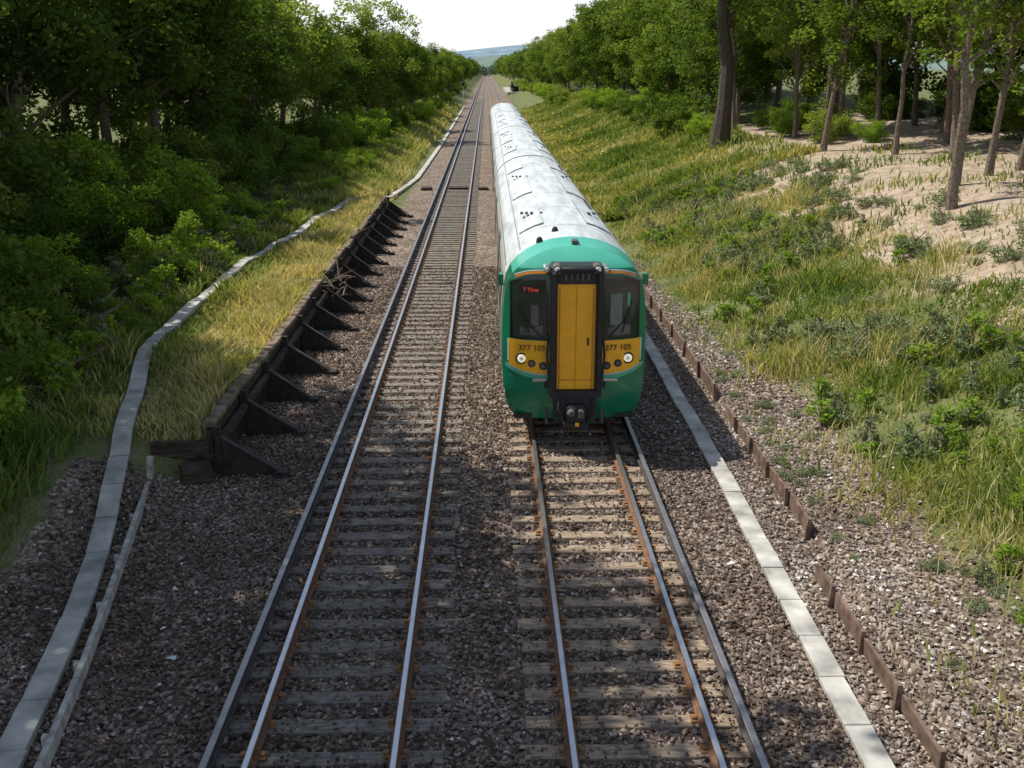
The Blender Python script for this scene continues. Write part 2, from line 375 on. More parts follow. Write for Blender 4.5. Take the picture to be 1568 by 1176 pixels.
for wv,zv in zip(fw,fz):
    zz=zv-(.10*max(0,(zv-3.0)/.9))
    rows.append([(TX+wv*u*.985,Fy(wv*u,zz),zz) for u in np.linspace(-1,1,33)])
mb.grid(rows,M['tgreen'],True,matf=lambda i,j: M['tgreenlit'] if fz[i]>3.47 else M['tgreen'])
half=len(fw)
def ring(k):
    L=[];R=[]
    for wv,zv in zip(fw,fz):
        zz=zv-(.10*max(0,(zv-3.0)/.9))
        yf=Fy(wv,zz); t=k
        z_=zz+(zv-zz)*ss(t); w_=wv*(.985+.015*ss(t)); y_=yf+(YF+1.15-yf)*t
        L.append((TX-w_,y_,z_)); R.append((TX+w_,y_,z_))
    return L+R[::-1][1:]
def bodymat(i,j):
    n=half-1; jj=j if j<n else 2*n-1-j
    z=(fz[jj]+fz[jj+1])/2
    if i<4: return M['tgreenlit'] if z>3.42 else M['tgreen']
    if z<1.15: return M['tgreen']
    if z<3.2: return M['twhite']
    return M['troof']
rings=[ring(t) for t in (0,.2,.45,.7,.88,1.0)]
def straight(y): return [(TX-a,y,b_) for a,b_ in zip(fw,fz)]+[(TX+a,y,b_) for a,b_ in zip(fw[::-1],fz[::-1])][1:]
for y in (24,30,37.9): rings.append(straight(y))
mb.grid(rings,M['twhite'],True,matf=bodymat)
mb.poly(straight(37.9),M['tblack'])
cars=[(18.1,37.9)]
for c in range(1,4):
    y0=18.1+20.1*c; y1=y0+19.8; cars.append((y0,y1))
    mb.poly(straight(y0)[::-1],M['tblack'])
    mb.grid([straight(y0),straight(y0+10),straight(y1)],M['twhite'],True,matf=lambda i,j:bodymat(9,j))
    mb.poly(straight(y1),M['tblack'])
    mb.box((TX,y0-.15,2.1),(1.3,.32,2.6),M['tblack'])
mb.obj('body_shell',train)
def Zr(x): return float(np.interp(abs(x),pw[::-1],pz[::-1]))
mb=MB()
def roofstrip(x0,x1,y0,y1,off,mt,n=4):
    xsn=np.linspace(x0,x1,n); mb.grid([[(TX+x,y,Zr(x)+off) for x in xsn] for y in (y0,y1)],mt,False)
for (a,b_) in cars:
    s0=a+(1.3 if a<19 else .3)
    for x in (-.98,.98,-1.2,1.2): roofstrip(x-.014,x+.014,s0,b_-.2,.006,M['troofg'],3)
    for (o0,o1) in ((3.0,6.8),(8.6,14.2),(15.4,18.6)):
        for sx in (-1,1):
            xa,xb=.45*sx,.94*sx
            xsn=np.linspace(xa,xb,4)
            top=[[(TX+x,y,Zr(x)+.04) for x in xsn] for y in (a+o0,a+o1)]
            mb.grid(top,M['troof'],False)
            for y in (a+o0,a+o1): mb.grid([[(TX+x,y,Zr(x)-.01) for x in xsn],[(TX+x,y,Zr(x)+.04) for x in xsn]],M['troofg'],False)
            for x in (xa,xb): mb.grid([[(TX+x,y,Zr(x)-.01) for y in (a+o0,a+o1)],[(TX+x,y,Zr(x)+.04) for y in (a+o0,a+o1)]],M['troofg'],False)
    for yo in np.arange(2.6,19.5,2.8): roofstrip(-1.1,1.1,a+yo,a+yo+.025,.008,M['troofg'],15)
    for yo in (4.7,12.8):
        for sx in (-.62,.66):
            for k in range(5): mb.box((TX+sx-.22+k*.11,a+yo,Zr(sx)+.055),(.065,.30,.02),M['tblack'],ry=.15*np.sign(sx))
    for yo in (7.2,16.8):
        for k in range(9): mb.box((TX+.86,a+yo+k*.22-.9,Zr(.86)+.05),(.05,.10,.02),M['tblack'],ry=.4)
for (x,y) in ((-.28,19.95),(-.62,19.2)):
    z=Zr(x)
    mb.tube([(TX+x,y,z-.02),(TX+x,y,z+.05),(TX+x,y,z+.09)],[.07,.06,.03],M['tblack'],10)
mb.box((TX+.02,YF+.75,3.86),(.12,.2,.07),M['tgrey'],bev=.02)
mb.obj('roof_equipment',train)
mb=MB()
def Wz(z): return float(np.interp(z,pz,pw))
def side(sx,y0,y1,z0,z1,off,mt):
    zs=np.linspace(z0,z1,6); mb.grid([[(TX+sx*(Wz(z)+off),y,z) for z in zs] for y in (y0,y1)],mt,False)
for ci,(a,b_) in enumerate(cars):
    for sx in (-1,1):
        side(sx,a+(3.0 if ci==0 else .8),b_-.8,2.05,2.95,.004,M['tglass'])
        for d0 in (6.0,13.2):
            side(sx,a+d0,a+d0+1.4,1.2,3.1,.010,M['tgreen']); side(sx,a+d0+.15,a+d0+1.25,2.0,2.9,.016,M['tglass'])
        side(sx,a+(1.6 if ci==0 else .2),b_-.2,3.24,3.28,.012,M['troofg'])
    if ci==0:
        for sx in (-1,1):
            side(sx,a+1.5,a+2.25,1.2,3.05,.010,M['tgreen']); side(sx,a+1.6,a+2.15,2.1,2.9,.016,M['tglass'])
mb.obj('side_windows_doors',train)
def panel(mbx,x0,x1,zb,zt,off,mt,n=12,m_=8):
    zb=zb if callable(zb) else (lambda x,q=zb:q); zt=zt if callable(zt) else (lambda x,q=zt:q)
    rows=[]
    for x in np.linspace(x0,x1,n):
        a,b_=zb(x),zt(x)
        rows.append([(TX+x,Fy(x,z)-off,z) for z in np.linspace(a,b_,m_)])
    if x1<x0: rows=rows[::-1]
    mbx.grid(rows,mt,True)
mb=MB()
for s in (-1,1):
    panel(mb,.46*s,1.20*s,lambda x:2.13+.03*abs(x),lambda x:3.33-.13*max(0,(abs(x)-.7)/.5)**2,.006,M['tblackg'])
    panel(mb,.54*s,1.15*s,lambda x:2.18+.02*abs(x),lambda x:3.26-.12*max(0,(abs(x)-.7)/.45)**2,.012,M['tglass'])
    bot=lambda x:1.50+.16*((abs(x)-.46)/.75)**2.5 if abs(x)>.46 else 1.5
    panel(mb,.46*s,1.22*s,bot,lambda x:2.115+.03*abs(x),.006,M['tyellow'])
    panel(mb,.46*s,1.29*s,lambda x:bot(x)-.10,lambda x:bot(x)-.01,.005,M['tgreen2'])
    panel(mb,.46*s,1.255*s,lambda x:bot(x)-.022,lambda x:bot(x)-.004,.009,M['twhite'])
    panel(mb,1.225*s,1.25*s,1.72,lambda x:2.15,.006,M['twhite'],3)
    panel(mb,.50*s,1.10*s,lambda x:3.36-.12*max(0,(abs(x)-.7)/.5)**2,lambda x:3.405-.12*max(0,(abs(x)-.7)/.5)**2,.008,M['torange'])
    panel(mb,.50*s,1.12*s,lambda x:3.415-.12*max(0,(abs(x)-.7)/.5)**2,lambda x:3.43-.12*max(0,(abs(x)-.7)/.5)**2,.008,M['twhite'])
    panel(mb,.60*s,1.02*s,2.24,lambda x:2.40+.04*math.sin(x*9),.016,M['tgrey'],10,4)
panel(mb,.64,.86,2.42,lambda x:3.0-.8*(x-.75)**2,.016,M['tseat'],7,4)
panel(mb,-.82,-.68,2.42,2.80,.016,M['tgrey'],5,4)
mb.obj('front_panels',train)
mb=MB()
yb=YF-.17
def cyl(x,z,y0,y1,r0,mt,r1=None,n=20): mb.tube([(TX+x,y1,z),(TX+x,y0,z)],[r0,r1 or r0],mt,n)
for s in (-1,1):
    mb.box((TX+.415*s,YF-.0,2.33),(.13,.40,2.28),M['tblack'],bev=.02)
    mb.tube([(TX+.41*s,yb-.03,1.2),(TX+.41*s,yb-.03,3.4)],.045,M['tblack'],8)
mb.box((TX,YF+.14,3.46),(.96,.60,.20),M['tblack'],bev=.04)
mb.tube([(TX-.41,yb-.03,3.40),(TX-.33,yb-.02,3.50),(TX+.33,yb-.02,3.50),(TX+.41,yb-.03,3.40)],.05,M['tblack'],8)
mb.box((TX,YF-.02,1.17),(.94,.40,.12),M['tblack'],bev=.02)
mb.box((TX,YF-.03,2.24),(.70,.14,2.0),M['tyellow'])
for s in (-1,1): mb.box((TX+s*.30,YF-.105,2.2),(.012,.02,1.9),M['torange'])
mb.box((TX,YF-.105,2.2),(.010,.015,1.9),M['torange'])
mb.box((TX,YF-.105,1.42),(.60,.02,.02),M['torange']); mb.box((TX+.22,YF-.11,2.15),(.03,.03,.14),M['tblack'])
mb.box((TX,YF-.12,3.30),(.68,.10,.14),M['tblack'])
for k in range(5): mb.box((TX-.2+k*.1,YF-.18,3.36),(.03,.02,.12),M['tgrey'])
for s in (-1,1):
    mb.tube([(TX+.36*s,YF-.05,3.52),(TX+.36*s,YF-.21,3.50)],[.095,.085],M['tgrey'],16); mb.tube([(TX+.36*s,YF-.20,3.50),(TX+.36*s,YF-.232,3.495)],[.07,.045],M['lamp'],16)
    mb.tube([(TX+.53*s,YF+.2,3.48),(TX+.53*s,YF-.0,3.47)],[.07,.06],M['chrome'],14); mb.tube([(TX+.53*s,YF+.0,3.47),(TX+.53*s,YF-.02,3.47)],[.05,.03],M['lamp'],14)
    for (x,z,rad) in ((.99,1.79,.088),(.80,1.70,.05),(.59,1.66,.055)):
        yf=Fy(x,z)
        cyl(x*s,z,yf-.025,yf+.05,rad+.02,M['tblack']); cyl(x*s,z,yf-.04,yf-.01,rad,M['lamplit'] if rad>.08 else M['tgrey'],rad*.8)
        if rad>.08: cyl(x*s,z,yf-.045,yf-.03,.035,M['lamp'],.03)
    mb.tube([(TX+.50*s,YF-.06,2.25),(TX+.53*s,YF-.12,1.9),(TX+.50*s,YF-.14,1.55),(TX+.46*s,YF-.16,1.25)],.022,M['tblack'],8)
    mb.box((TX+.50*s,YF-.0,1.33),(.14,.12,.14),M['tblack'],bev=.02)
    mb.box((TX+.66*s,YF-.03,1.40),(.26,.05,.05),M['chrome'],bev=.01)
    x0=.62*s; mb.tube([(TX+x0,Fy(x0,2.2)-.04,2.2),(TX+1.0*s,Fy(1.0,2.62)-.035,2.62)],.012,M['tblack'],6)
    mb.tube([(TX+.86*s,Fy(.9,2.25)-.03,2.28),(TX+1.04*s,Fy(1.04,2.85)-.03,2.85)],.014,M['tblack'],6)
    mb.box((TX+1.36*s,YF+.75,3.15),(.10,.14,.22),M['tgreen'],bev=.02)
    mb.box((TX+.95*s,YF+.35,.62),(.35,.3,.08),M['tblack'])
panel(mb,-1.02,-.62,3.00,3.16,.02,M['tblack'],6,3)
mb.box((TX+.98,Fy(.98,2.9)-.02,2.86),(.05,.012,.3),M['tgreen2']); 
mb.box((TX,YF+.02,.88),(.78,.5,.52),M['tblack'],bev=.05)
mb.box((TX,YF-.25,.86),(.34,.34,.30),M['tblack'],bev=.05)
mb.tube([(TX-.09,YF-.41,.88),(TX-.09,YF-.50,.88)],[.085,.05],M['tgrey'],12)
mb.box((TX+.09,YF-.45,.88),(.10,.10,.16),M['tgrey'],bev=.03)
mb.box((TX,YF-.30,.64),(.46,.22,.12),M['tblack'],bev=.03)
mb.box((TX+.02,YF-.43,.66),(.07,.03,.07),M['tyellow'])
for s in (-1,1):
    mb.tube([(TX+s*.3,YF-.2,1.1),(TX+s*.33,YF-.36,.95),(TX+s*.24,YF-.36,.75),(TX+s*.16,YF-.25,.7)],.025,M['tblack'],8)
    mb.tube([(TX+s*.52,YF+.1,.75),(TX+s*.52,YF-.06,.55)],.03,M['tgrey'],8)
mb.obj('front_fittings',train)
def text(s,x,z,size,mt,off,name):
    cu=bpy.data.curves.new(name,'FONT'); cu.body=s; cu.size=size; cu.extrude=.003; cu.align_x='CENTER'
    cu.materials.append(mt); o=link(bpy.data.objects.new(name,cu),train)
    sl=(Fy(abs(x)+.15,z)-Fy(abs(x)-.15,z))/.3*np.sign(x)
    o.rotation_euler=(math.radians(90),0,math.atan(sl)); o.location=(TX+x,Fy(x,z)-off,z)
text('377 105',-.80,1.95,.155,M['tblack'],.022,'unit_number'); text('377 105',.80,1.95,.155,M['tblack'],.022,'unit_number_2')
text('7 Time',-.82,3.045,.10,M['disp'],.03,'destination_display')
mb=MB()
for (a,b_) in cars:
    mb.box((TX,(a+b_)/2,.72),(2.1,b_-a-2.2,.40),M['tgrey'])
    for yc in (a+3.0,b_-3.0):
        for dy in (-1.2,1.2):
            for sx in (-.75,.75):
                mb.tube([(TX+sx-.05,yc+dy,.60),(TX+sx+.05,yc+dy,.60)],.42,M['tgrey'],20)
        for sx in (-1,1): mb.box((TX+sx*1.0,yc,.52),(.16,3.3,.26),M['tblack'],bev=.03)
mb.obj('bogies',train)

# ------------------------------------------------------------ vegetation
def tube_np(P,R,sides=6):
    P=np.array(P,float); V=[]
    for i in range(len(P)):
        d=P[min(i+1,len(P)-1)]-P[max(i-1,0)]; d/=np.linalg.norm(d)+1e-9
        a=np.cross(d,[.3,.9,.1]); a/=np.linalg.norm(a)+1e-9; b_=np.cross(d,a)
        t=np.linspace(0,2*np.pi,sides,endpoint=False)
        V.append(P[i]+(a[None]*np.cos(t)[:,None]+b_[None]*np.sin(t)[:,None])*R[i])
    V=np.concatenate(V); F=[]
    for i in range(len(P)-1):
        for j in range(sides): j2=(j+1)%sides; F.append((i*sides+j,i*sides+j2,(i+1)*sides+j2,(i+1)*sides+j))
    return V,np.array(F)
def leafquads(c,s,r,up=.5,asp=.6):
    n=len(c); nn=r.normal(size=(n,3)); nn[:,2]=np.abs(nn[:,2])+up; nn/=np.linalg.norm(nn,axis=1)[:,None]
    t=r.normal(size=(n,3)); t-=nn*(t*nn).sum(1)[:,None]; t/=np.linalg.norm(t,axis=1)[:,None]; b_=np.cross(nn,t)
    s=s[:,None]; V=np.stack([c-t*s,c-b_*s*asp+t*s*.1,c+t*s,c+b_*s*asp+t*s*.1],1).reshape(-1,3)
    return V,np.arange(4*n).reshape(n,4)
def tree_mesh(name,seed,H,cb,R,tr,K,nl,ls,lm,bk,lean=.4,rc=(.16,.32),nlimb=22,taperc=0.0):
    r=rs(seed); mi=[];rn=[];off=0;Vs=[];Fs=[]
    def add(V,F,m_,rd):
        nonlocal off
        Vs.append(V);Fs.append(F+off);off+=len(V);mi.append(np.full(len(F),m_));rn.append(rd)
    tz=np.linspace(0,H*.92,9); bx=np.cumsum(r.normal(0,lean*.2,9)); by=np.cumsum(r.normal(0,lean*.2,9)); bx-=bx[0];by-=by[0]
    rad=tr*(1-tz/H)**.8+.015; rad[0]*=1.35
    if tr>0:
        V,F=tube_np(np.stack([bx,by,tz-.15],1),rad,9); add(V,F,1,np.zeros(len(F)))
    cz=(cb+H)/2; hz=(H-cb)/2
    d=r.normal(size=(K,3)); d/=np.linalg.norm(d,axis=1)[:,None]; q=r.uniform(0.1,1,K)**.45
    C=d*q[:,None]*np.array([R,R,hz]); lump=1+.22*np.sin(d[:,0]*4+seed)*np.cos(d[:,1]*5+d[:,2]*3)
    C*=lump[:,None]
    C[:,:2]*=(1-taperc*(C[:,2:3]/hz))
    C[:,2]+=cz
    C[:,0]+=np.interp(C[:,2],tz,bx);C[:,1]+=np.interp(C[:,2],tz,by)
    for k in r.choice(K,min(nlimb,K),replace=False):
        zt=np.clip(C[k,2]-r.uniform(.1,.35)*H*.5,cb*.7 if tr>0 else 0,H*.85)
        p0=np.array([np.interp(zt,tz,bx),np.interp(zt,tz,by),zt]); p1=C[k]
        pm=(p0+p1)/2+r.normal(0,.2,3)+[0,0,.2]; r0=max(.02,float(np.interp(zt,tz,rad))*.5)
        V,F=tube_np([p0,pm,p1],[r0,r0*.6,.012],5); add(V,F,1,np.zeros(len(F)))
    per=nl//K
    rcs=r.uniform(rc[0],rc[1],K)*R
    dd=r.normal(size=(K,per,3)); dd/=np.linalg.norm(dd,axis=2)[:,:,None]; dd*=r.uniform(.05,1,(K,per,1))**.5
    L=C[:,None,:]+dd*rcs[:,None,None]*np.array([1.15,1.15,.75]); L=L.reshape(-1,3); L[:,2]=np.maximum(L[:,2],.03)
    s=ls*r.uniform(.6,1.35,len(L)); V,F=leafquads(L,s,r)
    cr=np.repeat(r.uniform(0,1,K),per)*.5+r.uniform(0,1,len(L))*.35+.08
    add(V,F,0,cr)
    return np_mesh(name,np.concatenate(Vs),np.concatenate(Fs),[lm,bk],np.concatenate(mi),np.concatenate(rn))
B=[tree_mesh('broadleaf_%d'%i,20+i,12,1.2,4.0,.22,80,12500,.145,M['leaf'] if i%2 else M['leafdark'],M['bark']) for i in range(4)]
S=[tree_mesh('slender_%d'%i,40+i,13.5,[4.8,3.6,4.2][i],2.4,.13,54,5200,.12,M['leaf'],M['bark'],.55,(.18,.36),32) for i in range(3)]
T=tree_mesh('tall',60,20,5.5,3.6,.46,70,8500,.14,M['leaf'],M['barkd'],.9,(.2,.36),30)
O=[tree_mesh('over_%d'%i,70+i,17.5,9.8,4.9,.28,54,12500,.165,M['leaf'],M['bark'],.3,(.20,.33),30) for i in range(2)]
U=[tree_mesh('bush_%d'%i,80+i,2.6,-.3,1.9,0,40,5200,.08,[M['leaf'],M['leafdark'],M['leafbright']][i],M['bark'],.1,(.2,.34),12) for i in range(3)]
G=tree_mesh('weed',90,.55,-.1,.6,0,26,800,.045,M['leafgrey'],M['bark'],.1,(.2,.5),8)
SAP=tree_mesh('sapling',91,2.6,.3,.75,.03,26,1500,.075,M['leafbright'],M['bark'],.1,(.3,.5),10,.5)
NET=[tree_mesh('forb_%d'%i,92+i,.8,.0,.32,.01,16,420,.05,M['leafbright' if i else 'leafgrey'],M['bark'],.1,(.3,.6),8,.3) for i in range(2)]
r=rs(101)
def place(me,name,x,y,s=1,sz=1,dz=0):
    o=bpy.data.objects.new(name,me); link(o); o.location=(x,y,float(hgt(x,y))+dz); o.scale=(s,s,s*sz); o.rotation_euler=(r.normal(0,.03),r.normal(0,.03),r.uniform(0,6.28)); return o
for y in np.arange(17,112,5.8):
    xb=-17.0+ss((y-45)/60)*3.0-(1.2 if 28<y<46 else 0)
    sc_=1.1 if y<62 else (.92 if y<85 else .78)
    place(B[r.randint(4)],'broadleaf_tree',xb+r.uniform(-1,1),y+r.uniform(-1.5,1.5),r.uniform(.92,1.12)*sc_)
    if y<100: place(B[r.randint(4)],'broadleaf_tree',xb-7+r.uniform(-1,1),y+r.uniform(-2,2),r.uniform(1.0,1.25)*(1 if y<62 else .85))
    if 25<y<70: place(B[r.randint(4)],'broadleaf_tree',xb-14+r.uniform(-1,1),y+r.uniform(-2,2),r.uniform(1.1,1.3))
place(B[1],'broadleaf_tree',-11.6,104,1.06); place(B[3],'broadleaf_tree',-13.5,112,.9)
for y in np.arange(122,350,8):
    place(B[r.randint(4)],'broadleaf_tree',-11.6+r.uniform(-1.5,1.2),y,r.uniform(.55,.95))
    place(B[r.randint(4)],'broadleaf_tree',-19+r.uniform(-1.5,1.5),y+3,r.uniform(.7,.95))
    place(U[r.choice([0,2])],'bush',-8.0+r.uniform(-1,.6),y,r.uniform(.4,.9))
for y in np.arange(14,110,2.6):
    xb=-12.4+ss((y-45)/70)*2.8
    place(U[r.choice([0,1,2])],'bush',xb+r.uniform(-1,.8),y,r.uniform(.6,1.15))
    if y<70: place(U[r.choice([0,1])],'bush',xb-3.2+r.uniform(-1,1),y+1,r.uniform(.9,1.4))
for i in range(34):
    y=r.uniform(44,110); place(U[r.choice([0,2])],'bush',-8.8+r.uniform(-1.8,1.2),y,r.uniform(.22,.5))
for i in range(20):
    y=r.uniform(20,46); place(U[r.choice([0,2,1])],'bush',-10.0+r.uniform(-1.2,.9),y,r.uniform(.22,.5))
for (x,y,s,k) in ((-8.9,14.6,.75,2),(-9.6,17.0,.9,0),(-10.2,20.5,.8,0),(-8.2,12.2,.5,2),(-10.8,23.5,.7,1),(-9.3,19.2,.5,2),(-8.5,16.2,.4,2)): place(U[k],'bush',x,y,s)
for (x,y,s) in ((-12.6,34,1.2),(-11.8,36.5,1.0),(-11,38,.95),(-13.8,32,1.1),(-10.2,41,.8)): place(U[2],'bush',x,y,s*.75)
for (x,y,s) in ((-13.3,36,1.5),(-12.6,34.5,1.3),(-11.4,36.2,1.15),(-10.4,37,1.3),(-10.9,39,1.1),(-14.4,37,1.5),(-9.4,31,.7),(-12,38,1.4),(-9.6,33,.8),(-9.9,29,.8)): place(SAP,'sapling',x,y,s*.85)
for i in range(170):
    y=r.uniform(17,48); x=-8.4-r.uniform(0,3.0); place(NET[r.randint(2)],'wild_plant',x,y,r.uniform(.7,1.4))
for i,(x,y,s) in enumerate(((-10.7,17.0,.97),(-11.9,10.3,1.0),(-14.6,21.0,.95),(-10.8,3.5,1.0))): place(O[i%2],'overhanging_tree',x,y,s)
for y in np.arange(69,150,5.0):
    xb=17.4-ss((y-60)/60)*1.4
    place(B[r.randint(4)],'broadleaf_tree',xb+r.uniform(-1.2,2),y+r.uniform(-2,2),r.uniform(.7,1.15))
    place(B[r.randint(4)],'broadleaf_tree',xb+7+r.uniform(-1,1),y,r.uniform(1.05,1.35))
for y in np.arange(154,360,8):
    place(B[r.randint(4)],'broadleaf_tree',14.6+r.uniform(-1.6,1.6),y,r.uniform(.65,1.0))
    place(B[r.randint(4)],'broadleaf_tree',22+r.uniform(-1.5,1.5),y+3,r.uniform(1,1.2))
    place(U[r.choice([0,2])],'bush',10.6+r.uniform(-1,1),y,r.uniform(.5,1.0))
place(T,'tall_tree',13.2,59,1.0)
for (x,y,s) in ((13.8,30.2,.95),(14.9,32.6,1),(16.9,34.5,.85),(18.6,41,1.05),(15.6,48,.9),(19.9,37,1.1),(17.2,53,1),(20.5,46,1.2),(16.6,56,.9),(22,33,1.1),(18.9,58,1.1),(21,62,1.2),(20.2,29,1.0),(24,41,1.1),(15.4,65,1.0),(17.4,44,.8),(18.3,35.2,.8),(22.5,51,1.1),(19.2,51,.9),(23,56,1.0)):
    place(S[r.randint(3)],'slender_tree',x,y,s)
for (x,y) in ((26,31),(28,38),(26.5,45),(26,53),(33,36),(34,46),(32,54),(37,40),(24,64),(38,50),(36,60),(30,62),(24,72),(42,44),(42,56),(30,28),(36,32)):
    place(B[r.randint(4)],'broadleaf_tree',x,y,r.uniform(.95,1.25))
for y in np.arange(66,135,2.8): place(U[r.choice([0,0,1,2])],'bush',13.9+r.uniform(-1.2,1.6),y,r.uniform(.4,.95))
for y in np.arange(50,66,2.4): place(U[r.choice([0,2])],'bush',18+r.uniform(-1.2,1.8),y,r.uniform(.3,.7))
for i in range(24): place(U[r.choice([0,1,2])],'bush',r.uniform(22,27),r.uniform(34,66),r.uniform(.5,1.1))
for i in range(130):
    y=10+38*r.uniform(0,1)**.8; x=r.uniform(8.0,14.5)
    if x>y*.56: continue
    place(G,'weed_clump',x,y,r.uniform(.3,1.0),r.uniform(.7,1.3))
for i in range(70):
    y=r.uniform(8.5,26); x=r.uniform(5.1,7.4)
    place(G,'weed_clump',x,y,r.uniform(.12,.32))
for i in range(480):
    y=8+46*r.uniform(0,1)**1.2; x=r.uniform(6.4,11.8)
    if x>y*.58+2.2 or vn(x,y,.5,9)<-.15: continue
    place(NET[r.randint(2)],'wild_plant',x,y,r.uniform(.3,.8),r.uniform(.8,1.3))
for (x,y,s) in ((6.9,10.6,.8),(7.4,12.2,.7),(7.9,13.5,.8),(8.8,15.4,.7)): place(SAP,'sapling',x,y,s*.32)
for y in np.arange(350,1000,11):
    f=1+(y-350)/1300
    for sg,x0 in ((-1,11.5),(1,13)):
        place(B[r.randint(4)],'broadleaf_tree',sg*(x0+r.uniform(-2,3)),y,r.uniform(.6,.85)*f)
        place(B[r.randint(4)],'broadleaf_tree',sg*(x0+11+r.uniform(-3,3)),y+5,r.uniform(.7,.95)*f)
r=rs(55); Cs=[]
for k in range(700):
    sgn=1 if r.uniform()<.5 else -1
    y=1000+r.uniform(0,1)*250; x=sgn*(r.uniform(0,1)*260)
    h=r.uniform(7,13); n=40
    d=r.normal(size=(n,3)); d/=np.linalg.norm(d,axis=1)[:,None]
    Cs.append(np.array([x,y,h*.5])+d*np.array([6,6,h*.5])*r.uniform(.6,1,(n,1)))
Cs=np.concatenate(Cs); Vq,Fq=leafquads(Cs,r.uniform(1.0,1.9,len(Cs)),r)
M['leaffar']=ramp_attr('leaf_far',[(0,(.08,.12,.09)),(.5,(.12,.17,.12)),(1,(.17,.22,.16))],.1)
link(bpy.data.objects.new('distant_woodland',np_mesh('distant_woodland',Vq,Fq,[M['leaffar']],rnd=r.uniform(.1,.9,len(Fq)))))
def hill(name,y,zf,col,x0=-1500,x1=1500):
    xs_=np.linspace(x0,x1,90); rows=[[(x,y+600*t,-5+zf(x)*math.sin(t*math.pi/2)) for x in xs_] for t in np.linspace(0,1,12)]
    mb=MB(); mb.grid(rows,simple(name+'_mat',col,.95,0,.3,.02,spec=.05),True); mb.obj(name)
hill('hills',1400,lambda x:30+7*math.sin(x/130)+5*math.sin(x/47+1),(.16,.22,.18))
hill('hills',2300,lambda x:60+10*math.sin(x/210+.5)+6*math.sin(x/90),(.19,.26,.31))  # both hill colours are blued to stand in for distance haze

mb=MB()
mb.box((9.3,300,1.2),(5.0,8,2.0),M['timberdark']); mb.box((9.3,299,2.35),(5.8,11,.3),M['tgrey'])
for x in (6.8,9,11.6): mb.box((x,293,1.2),(.2,.2,2.2),M['twhite'])
mb.obj('station_shelter')
mb=MB(); mb.box((8.6,330,.4),(6,80,.8),M['concold']); mb.obj('station_platform')
for (x,y) in ((4.6,190),(-4.6,210)):
    mb=MB(); mb.tube([(x,y,0),(x,y,4.6)],.07,M['twhite'],8); mb.box((x,y-.1,4.2),(.45,.2,1.2),M['tblack'],bev=.03); mb.box((x,y+.3,3.5),(.8,.8,.06),M['tgrey']); mb.tube([(x,y-.2,4.5),(x,y-.32,4.5)],.1,M['lamp'],10)
    mb.obj('railway_signal')
mb=MB(); mb.box((LC,62,.10),(1.2,.8,.06),M['timberdark']); mb.box((LC-1.9,62,.06),(.6,1.0,.14),M['timberdark']); mb.box((LC+1.5,62,.05),(.6,.8,.12),M['timberdark']); mb.obj('dark_track_slabs')  # flat dark slabs across and beside the left track
r=rs(88); mb=MB()
for (x,y) in ((-5.9,12.2),(-3.9,11.0),(3.5,13.3),(.1,20.4),(5.6,9.6)):
    z=float(hgt(x,y))+.05; p=[(x+r.uniform(-.03,.03)+dx,y+r.uniform(-.02,.02)+dy,z+r.uniform(0,.04)) for dx,dy in ((-.05,-.03),(.04,-.04),(.05,.04),(-.04,.04))]
    mb.poly(p,M['twhite'])
mb.obj('litter')

# ------------------------------------------------------------ grass
def grass(name,n,xr,yr,pw_,seed,hmin,hmax,dens,bias,wmul=1):
    r=rs(seed); x=r.uniform(*xr,n); y=yr[0]+(yr[1]-yr[0])*r.uniform(0,1,n)**pw_
    k=r.uniform(0,1,n)<dens(x,y)
    k&=np.abs(x-np.interp(y,TLy,TLx))>np.where(x<0,.22,0)
    x=x[k];y=y[k];n=len(x)
    z=hgt(x,y)-.02
    hm=.35+.75*np.clip(vn(x,y,1.1,5)+.5,0,1)+.35*np.clip(vn(x,y,3.1,7),0,1)
    hm*=np.where((x<0)&(x<np.interp(y,TLy,TLx)+1.1)&(x>np.interp(y,TLy,TLx)),.6,1)
    h=r.uniform(hmin,hmax,n)*hm; w_=r.uniform(.006,.014,n)*wmul*(1+y/22)
    a=r.uniform(0,6.28,n); ln=r.normal(0,.38,(n,2))*h[:,None]+.25*h[:,None]*np.stack([vn(x,y,.9,21),vn(x,y,.9,33)],1)
    p=np.stack([x,y,z],1); dx=np.stack([np.cos(a)*w_,np.sin(a)*w_,np.zeros(n)],1)
    mid=p+np.concatenate([ln*.35,(h*.6)[:,None]],1); tip=p+np.concatenate([ln,h[:,None]],1)
    V=np.stack([p-dx,p+dx,mid+dx*.8,mid-dx*.8,tip+dx*.15,tip-dx*.15],1).reshape(-1,3)
    b0=np.arange(n)*6
    F=np.concatenate([np.stack([b0,b0+1,b0+2,b0+3],1),np.stack([b0+3,b0+2,b0+4,b0+5],1)])
    t=bias(x,y)+r.normal(0,.15,n); t=np.clip(t,0,1)
    me=np_mesh(name,V,F,[M['grass']],rnd=np.concatenate([t,t]))
    return link(bpy.data.objects.new(name,me))
def densR(x,y):
    edge=5.5+.85*ss((28-y)/14)+.35*vn(x,y,1.5,2)
    d=.07+.93*ss((x-edge)/1.5)
    patch=np.clip(.60+.95*vn(x,y,.9,8)+.6*vn(x,y,2.5,9),.05,1)
    bare=1-.95*ss((x-9.9+1.2*vn(x,y,.6,5))/2.4)*ss((72-y)/16)*ss((y-18)/6)
    return d*patch*bare*(x<y*.60+3)
def biasR(x,y): return .40+.24*vn(x,y,.35,4)+.24*vn(x,y,1.3,6)+.26*ss((8.6-x)/3)-.08*ss((x-8)/3)*ss((24-y)/8)
grass('tall_grass',300000,(5.2,19),(7.5,48),1.25,31,.07,.38,densR,biasR)
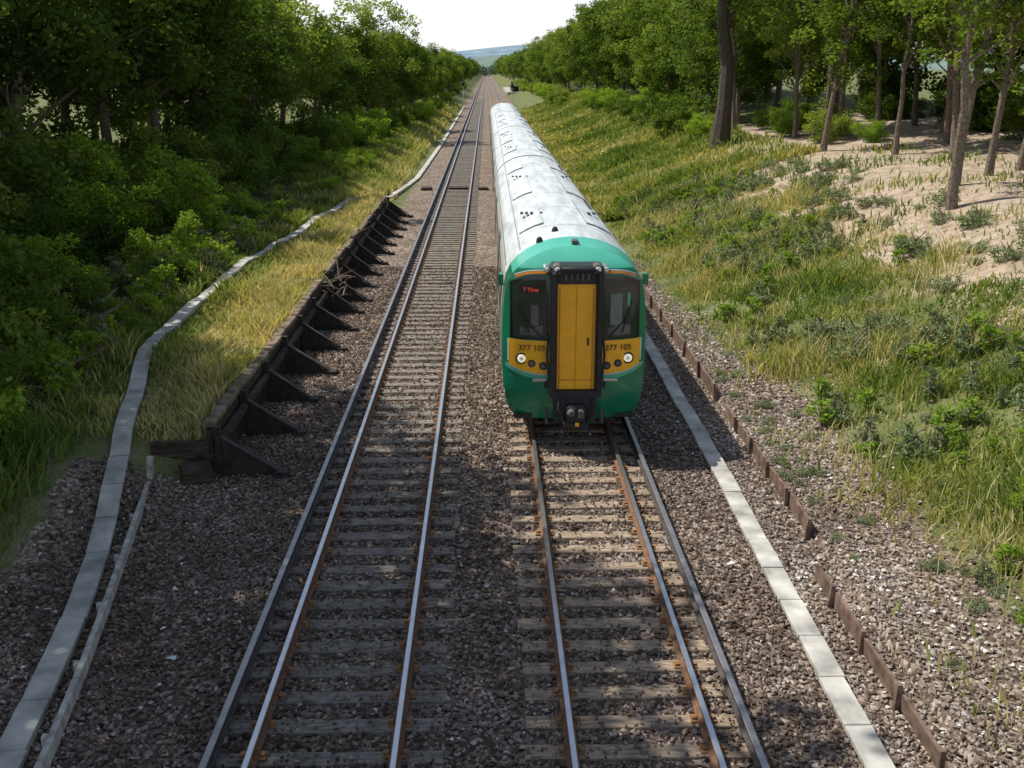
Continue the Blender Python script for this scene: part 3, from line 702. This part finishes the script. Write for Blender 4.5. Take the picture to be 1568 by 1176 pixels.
grass('tall_grass',115000,(5.0,15.5),(48,180),1.7,32,.15,.5,lambda x,y:ss((x-5.2)/1)*.9*(1-.8*ss((x-11.5)/2)*ss((76-y)/20)),biasR,1.2)
def densL(x,y):
    d=np.where(y<17,ss((-x-6.9)/1.0),ss((-x-5.0)/.25)); return d*np.clip(.8+.5*vn(x,y,1,3),.2,1)
def biasL(x,y): return .32+.48*ss((x+7.9)/1.6)*(y>17)+.2*vn(x,y,.9,6)+.1*vn(x,y,2.6,8)
grass('tall_grass',190000,(-13.5,-4.9),(9,62),1.2,33,.12,.55,densL,biasL,1.1)
grass('tall_grass',75000,(-13,-4.9),(60,200),1.7,34,.2,.7,lambda x,y:ss((-x-4.9)/1)*.9,lambda x,y:.44+.22*ss((x+8)/3)+.2*vn(x,y,.3,2),1.2)
grass('dry_stalks',20000,(5.6,12),(8,50),1.2,35,.35,.8,lambda x,y:np.clip(.3+1.2*vn(x,y,.8,11),0,1)*(x<y*.6+3)*ss((x-5.6)/1.2),lambda x,y:.80+0*x,.6)
grass('dry_stalks',9000,(-9.5,-5.1),(18,52),1.2,36,.4,.85,lambda x,y:np.clip(.3+1.2*vn(x,y,.8,12),0,1),lambda x,y:.82+0*x,.6)
r=rs(77); n=500; x=r.uniform(6,8.5,n); y=r.uniform(75,115,n); k=vn(x,y,.5,3)>.25; x=x[k];y=y[k]
c=np.stack([x,y,hgt(x,y)+r.uniform(.3,.6,len(x))],1); Vq,Fq=leafquads(c,r.uniform(.04,.08,len(c)),r,2,1)
link(bpy.data.objects.new('yellow_wildflowers',np_mesh('yellow_wildflowers',Vq,Fq,[M['flower']])))

# ------------------------------------------------------------ light & camera
S_=Vector((-.60,.25,1)).normalized()
sun=bpy.data.lights.new('sun','SUN'); sun.energy=5.0; sun.angle=math.radians(.53); sun.color=(1,.96,.88)
so=bpy.data.objects.new('sun',sun); link(so); so.rotation_euler=S_.to_track_quat('Z','Y').to_euler()
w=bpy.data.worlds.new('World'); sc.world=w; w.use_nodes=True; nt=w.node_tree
bg=nt.nodes['Background']; sk=nt.nodes.new('ShaderNodeTexSky'); sk.sky_type='NISHITA'; sk.sun_disc=False
sk.sun_elevation=math.asin(S_.z); sk.sun_rotation=math.atan2(S_.x,S_.y)%(2*math.pi); sk.air_density=1.0; sk.dust_density=1.0; sk.ozone_density=1
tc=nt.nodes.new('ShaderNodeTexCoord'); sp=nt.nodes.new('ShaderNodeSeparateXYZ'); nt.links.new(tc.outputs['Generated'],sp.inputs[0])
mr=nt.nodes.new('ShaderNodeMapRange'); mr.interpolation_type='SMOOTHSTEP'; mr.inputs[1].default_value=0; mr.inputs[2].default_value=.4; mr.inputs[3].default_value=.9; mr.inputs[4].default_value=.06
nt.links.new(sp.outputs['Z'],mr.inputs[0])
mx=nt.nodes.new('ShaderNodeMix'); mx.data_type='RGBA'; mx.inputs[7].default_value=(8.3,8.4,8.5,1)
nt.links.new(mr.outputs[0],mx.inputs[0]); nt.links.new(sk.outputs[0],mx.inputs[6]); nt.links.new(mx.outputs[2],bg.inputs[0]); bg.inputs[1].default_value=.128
cam=bpy.data.cameras.new('camera'); cam.sensor_width=36; cam.lens=35.8; cam.clip_end=8000; cam.clip_start=.1
co=bpy.data.objects.new('camera',cam); link(co); co.location=(0,0,6.92); co.rotation_euler=(math.radians(90-17.2),0,math.radians(-1.37)); sc.camera=co
print('done')
